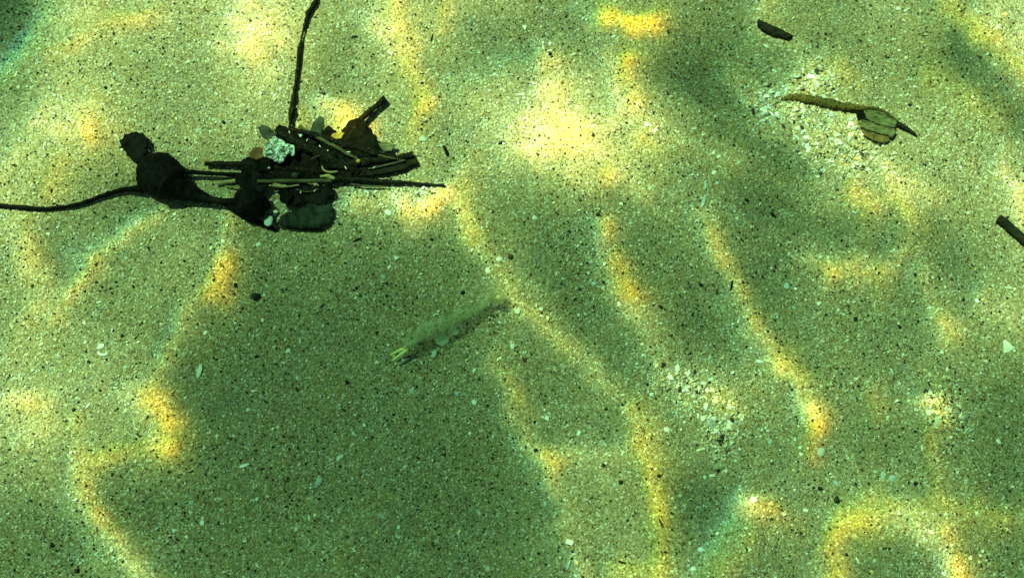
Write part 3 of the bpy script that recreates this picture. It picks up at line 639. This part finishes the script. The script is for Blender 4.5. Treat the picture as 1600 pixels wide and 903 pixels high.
for i, (u, v) in enumerate(((470,212),(480,219),(452,207),(500,229),(512,236),(545,238),(420,262),(470,300),(492,298),(447,330),(540,262),(585,262),(436,342))):
    shell(u, v, random.uniform(3.5, 6.5), random.choice(('chip', 'sliver')), random.choice((1, 2)), label='pale shell crumb caught on the black debris pile', z=22 if v < 290 else 16)['group'] = 'shell crumbs caught on the debris pile'

# ------------------------------------------------------------------ prawn
def prawn_material(name, c1, c2, alpha):
    m = bpy.data.materials.new(name); m.use_nodes = True; nt = m.node_tree; b = nt.nodes['Principled BSDF']; out = nt.nodes['Material Output']
    tc = nt.nodes.new('ShaderNodeTexCoord'); nz = nt.nodes.new('ShaderNodeTexNoise'); nz.inputs['Scale'].default_value = 210; nz.inputs['Detail'].default_value = 5
    rp = nt.nodes.new('ShaderNodeValToRGB'); rp.color_ramp.elements[0].position = .38; rp.color_ramp.elements[1].position = .62
    rp.color_ramp.elements[0].color = (*c1, 1); rp.color_ramp.elements[1].color = (*c2, 1)
    tr = nt.nodes.new('ShaderNodeBsdfTransparent'); tr.inputs[0].default_value = (.95, .97, .94, 1); mx = nt.nodes.new('ShaderNodeMixShader'); mx.inputs[0].default_value = alpha
    L = nt.links.new; L(tc.outputs['Object'], nz.inputs['Vector']); L(nz.outputs[0], rp.inputs[0]); L(rp.outputs[0], b.inputs['Base Color'])
    b.inputs['Roughness'].default_value = .35; b.inputs['Specular IOR Level'].default_value = .3
    L(tr.outputs[0], mx.inputs[1]); L(b.outputs[0], mx.inputs[2]); L(mx.outputs[0], out.inputs[0]); return m
PM = prawn_material('prawn flesh', (.20, .22, .09), (.66, .68, .42), .33)
PT = prawn_material('prawn tail', (.30, .22, .07), (.46, .38, .16), .34)
PF = prawn_material('prawn flap', (.45, .55, .42), (.6, .68, .55), .26)
PE = mat('prawn eye', (.02, .025, .02), .3, .2); PA = mat('prawn feeler', (.9, .9, .35), .5, .1)
pr = root('prawn', 700, 505, 'translucent grey-green prawn with yellow feelers above the sand', 'prawn')
HZ = 24
prof = [(629,542,HZ-2,3),(634,538,HZ-1,9),(645,530,HZ,13),(660,519,HZ+2,14.5),(678,510,HZ+3,16),(695,504,HZ+4,15.5),(711,497,HZ+5,13),(726,488,HZ+5,11.5),(740,482,HZ+4,9),(752,476,HZ+2,7.5),(763,469,HZ,6.2),(772,463,HZ-3,5)]
n = 72; C = spline(prof, n); bm = bmesh.new(); rings = []; P = [at(c[0], c[1], c[2]*PX, snap=False) for c in C]
for i, p in enumerate(P):
    d = (P[min(i+1, n-1)]-P[max(i-1, 0)]).normalized(); s = d.cross(Vector((0, 0, 1))).normalized(); up = s.cross(d)
    seg = 1.0
    if i > 26: seg = 1.0 + .09*(((i-26) % 8)/8.0) - .05         # overlapping abdomen rings
    r = max(C[i][3]*.95, .6)*PX*seg*(1+.05*math.sin(i*1.9))
    rings.append([bm.verts.new(p+s*math.cos(a)*r+up*math.sin(a)*r*.8) for a in [2*math.pi*k/16 for k in range(16)]])
for i in range(n-1):
    for k in range(16): bm.faces.new((rings[i][k], rings[i][(k+1) % 16], rings[i+1][(k+1) % 16], rings[i+1][k]))
bm.faces.new(rings[0][::-1]); bm.faces.new(rings[-1]); bmesh.ops.recalc_face_normals(bm, faces=bm.faces)
me = bpy.data.meshes.new('body'); bm.to_mesh(me); bm.free(); smooth(me); link('body', me, PM, pr)
def ptube(name, pts, m, k=12, sides=6, rough=.05):
    return tube(name, pts, m, pr, k, sides, rough)
ptube('feeler', [(636,543,HZ,2.2),(624,547,HZ-3,2.0),(610,555,HZ-6,1.4)], PA)
ptube('feeler', [(638,545,HZ,2.2),(628,552,HZ-3,2.0),(613,563,HZ-6,1.4)], PA)
blob('eye', 643, 528, HZ+8, 2.6, 2.4, 2.4, PE, pr, .05, 2, 1, 0, 10); blob('eye', 656, 537, HZ+8, 2.6, 2.4, 2.4, PE, pr, .05, 2, 1, 0, 10)
for a in ([(762,470),(775,458),(786,455),(788,462),(778,468)], [(762,470),(776,466),(789,466),(786,475),(774,475)], [(762,468),(768,458),(778,452),(780,459)]):
    leaf('tail_fan', a, PT, HZ, 1, 2, pr, .3, 2)
leaf('swimming_leg', [(680,528),(690,522),(700,526),(701,534),(692,541),(683,538)], PF, HZ-10, 1, 2, pr, .4, 4)
leaf('swimming_leg', [(702,517),(711,512),(718,515),(713,523),(705,523)], PF, HZ-8, 1, 2, pr, .4, 5)
ptube('walking_leg', [(662,533,HZ-4,1.2),(655,541,HZ-10,1),(648,545,HZ-16,.7)], PT)
ptube('walking_leg', [(674,530,HZ-4,1.2),(667,539,HZ-10,1),(657,543,HZ-16,.7)], PT)

# ------------------------------------------------------------------ wood chips and the brown leaf stalk
def board(name, outline, m, z0, z1, parent=None, seed=0):
    """a thick split piece: outline in plan units, raised from z0 to z1"""
    o = leaf(name, outline, m, z1, z1-z0, 1.0, parent, .7, seed, 1); return o
bit(board('wood_chip', [(1185,30),(1204,38),(1221,46),(1240,56),(1231,60),(1225,58),(1208,54),(1193,47),(1185,38)], M['chip'], 0, 8, seed=41), 'small dark wood chip lying alone near the top edge', 'wood chip')
bit(board('wood_chip', [(1565,335),(1576,344),(1590,356),(1604,367),(1622,384),(1616,392),(1604,384),(1589,371),(1573,357),(1559,346)], M['chip'], 0, 8, seed=42), 'dark wood chip cut off by the right edge of the photo', 'wood chip')
ls = root('leaf_stalk', 1330, 180, 'brown broken leaf stalk with curled olive blade on pale grit', 'leaf stalk')
tube('stalk', [(1220,157,0,2),(1236,153,2,5.2),(1258,155,2.5,7.2),(1285,160,3.5,7.6),(1315,166,5,7),(1340,169,8,5),(1368,170,10,2.6),(1388,179,10,2.4),(1402,190,9,2.4)], M['stalk'], ls, 70, 10, .16, seed=3, fine=1600.)
leaf('blade', [(1350,171),(1366,172),(1386,180),(1402,191),(1399,199),(1384,198),(1368,192),(1354,186)], M['olive'], 9.5, .8, 2, ls, .6, 51)
leaf('blade', [(1340,189),(1350,187),(1360,190),(1380,198),(1397,200),(1400,207),(1394,215),(1387,212),(1370,207),(1356,203),(1346,199)], M['olive'], 8.5, .8, 2, ls, .7, 52)
leaf('blade', [(1342,194),(1356,200),(1370,204),(1388,209),(1391,220),(1380,224),(1365,220),(1350,211)], M['blade2'], 6.5, .8, -1.5, ls, .6, 54)
leaf('blade', [(1337,172),(1350,175),(1358,184),(1350,190),(1341,190)], M['darkleaf'], 6, 1.5, 1, ls, .5, 53)
tube('tip', [(1396,190,8,3),(1408,196,6,4.2),(1420,203,4,3.6),(1433,213,2,1.2)], M['chip'], ls, 20, 8, .15, .6)
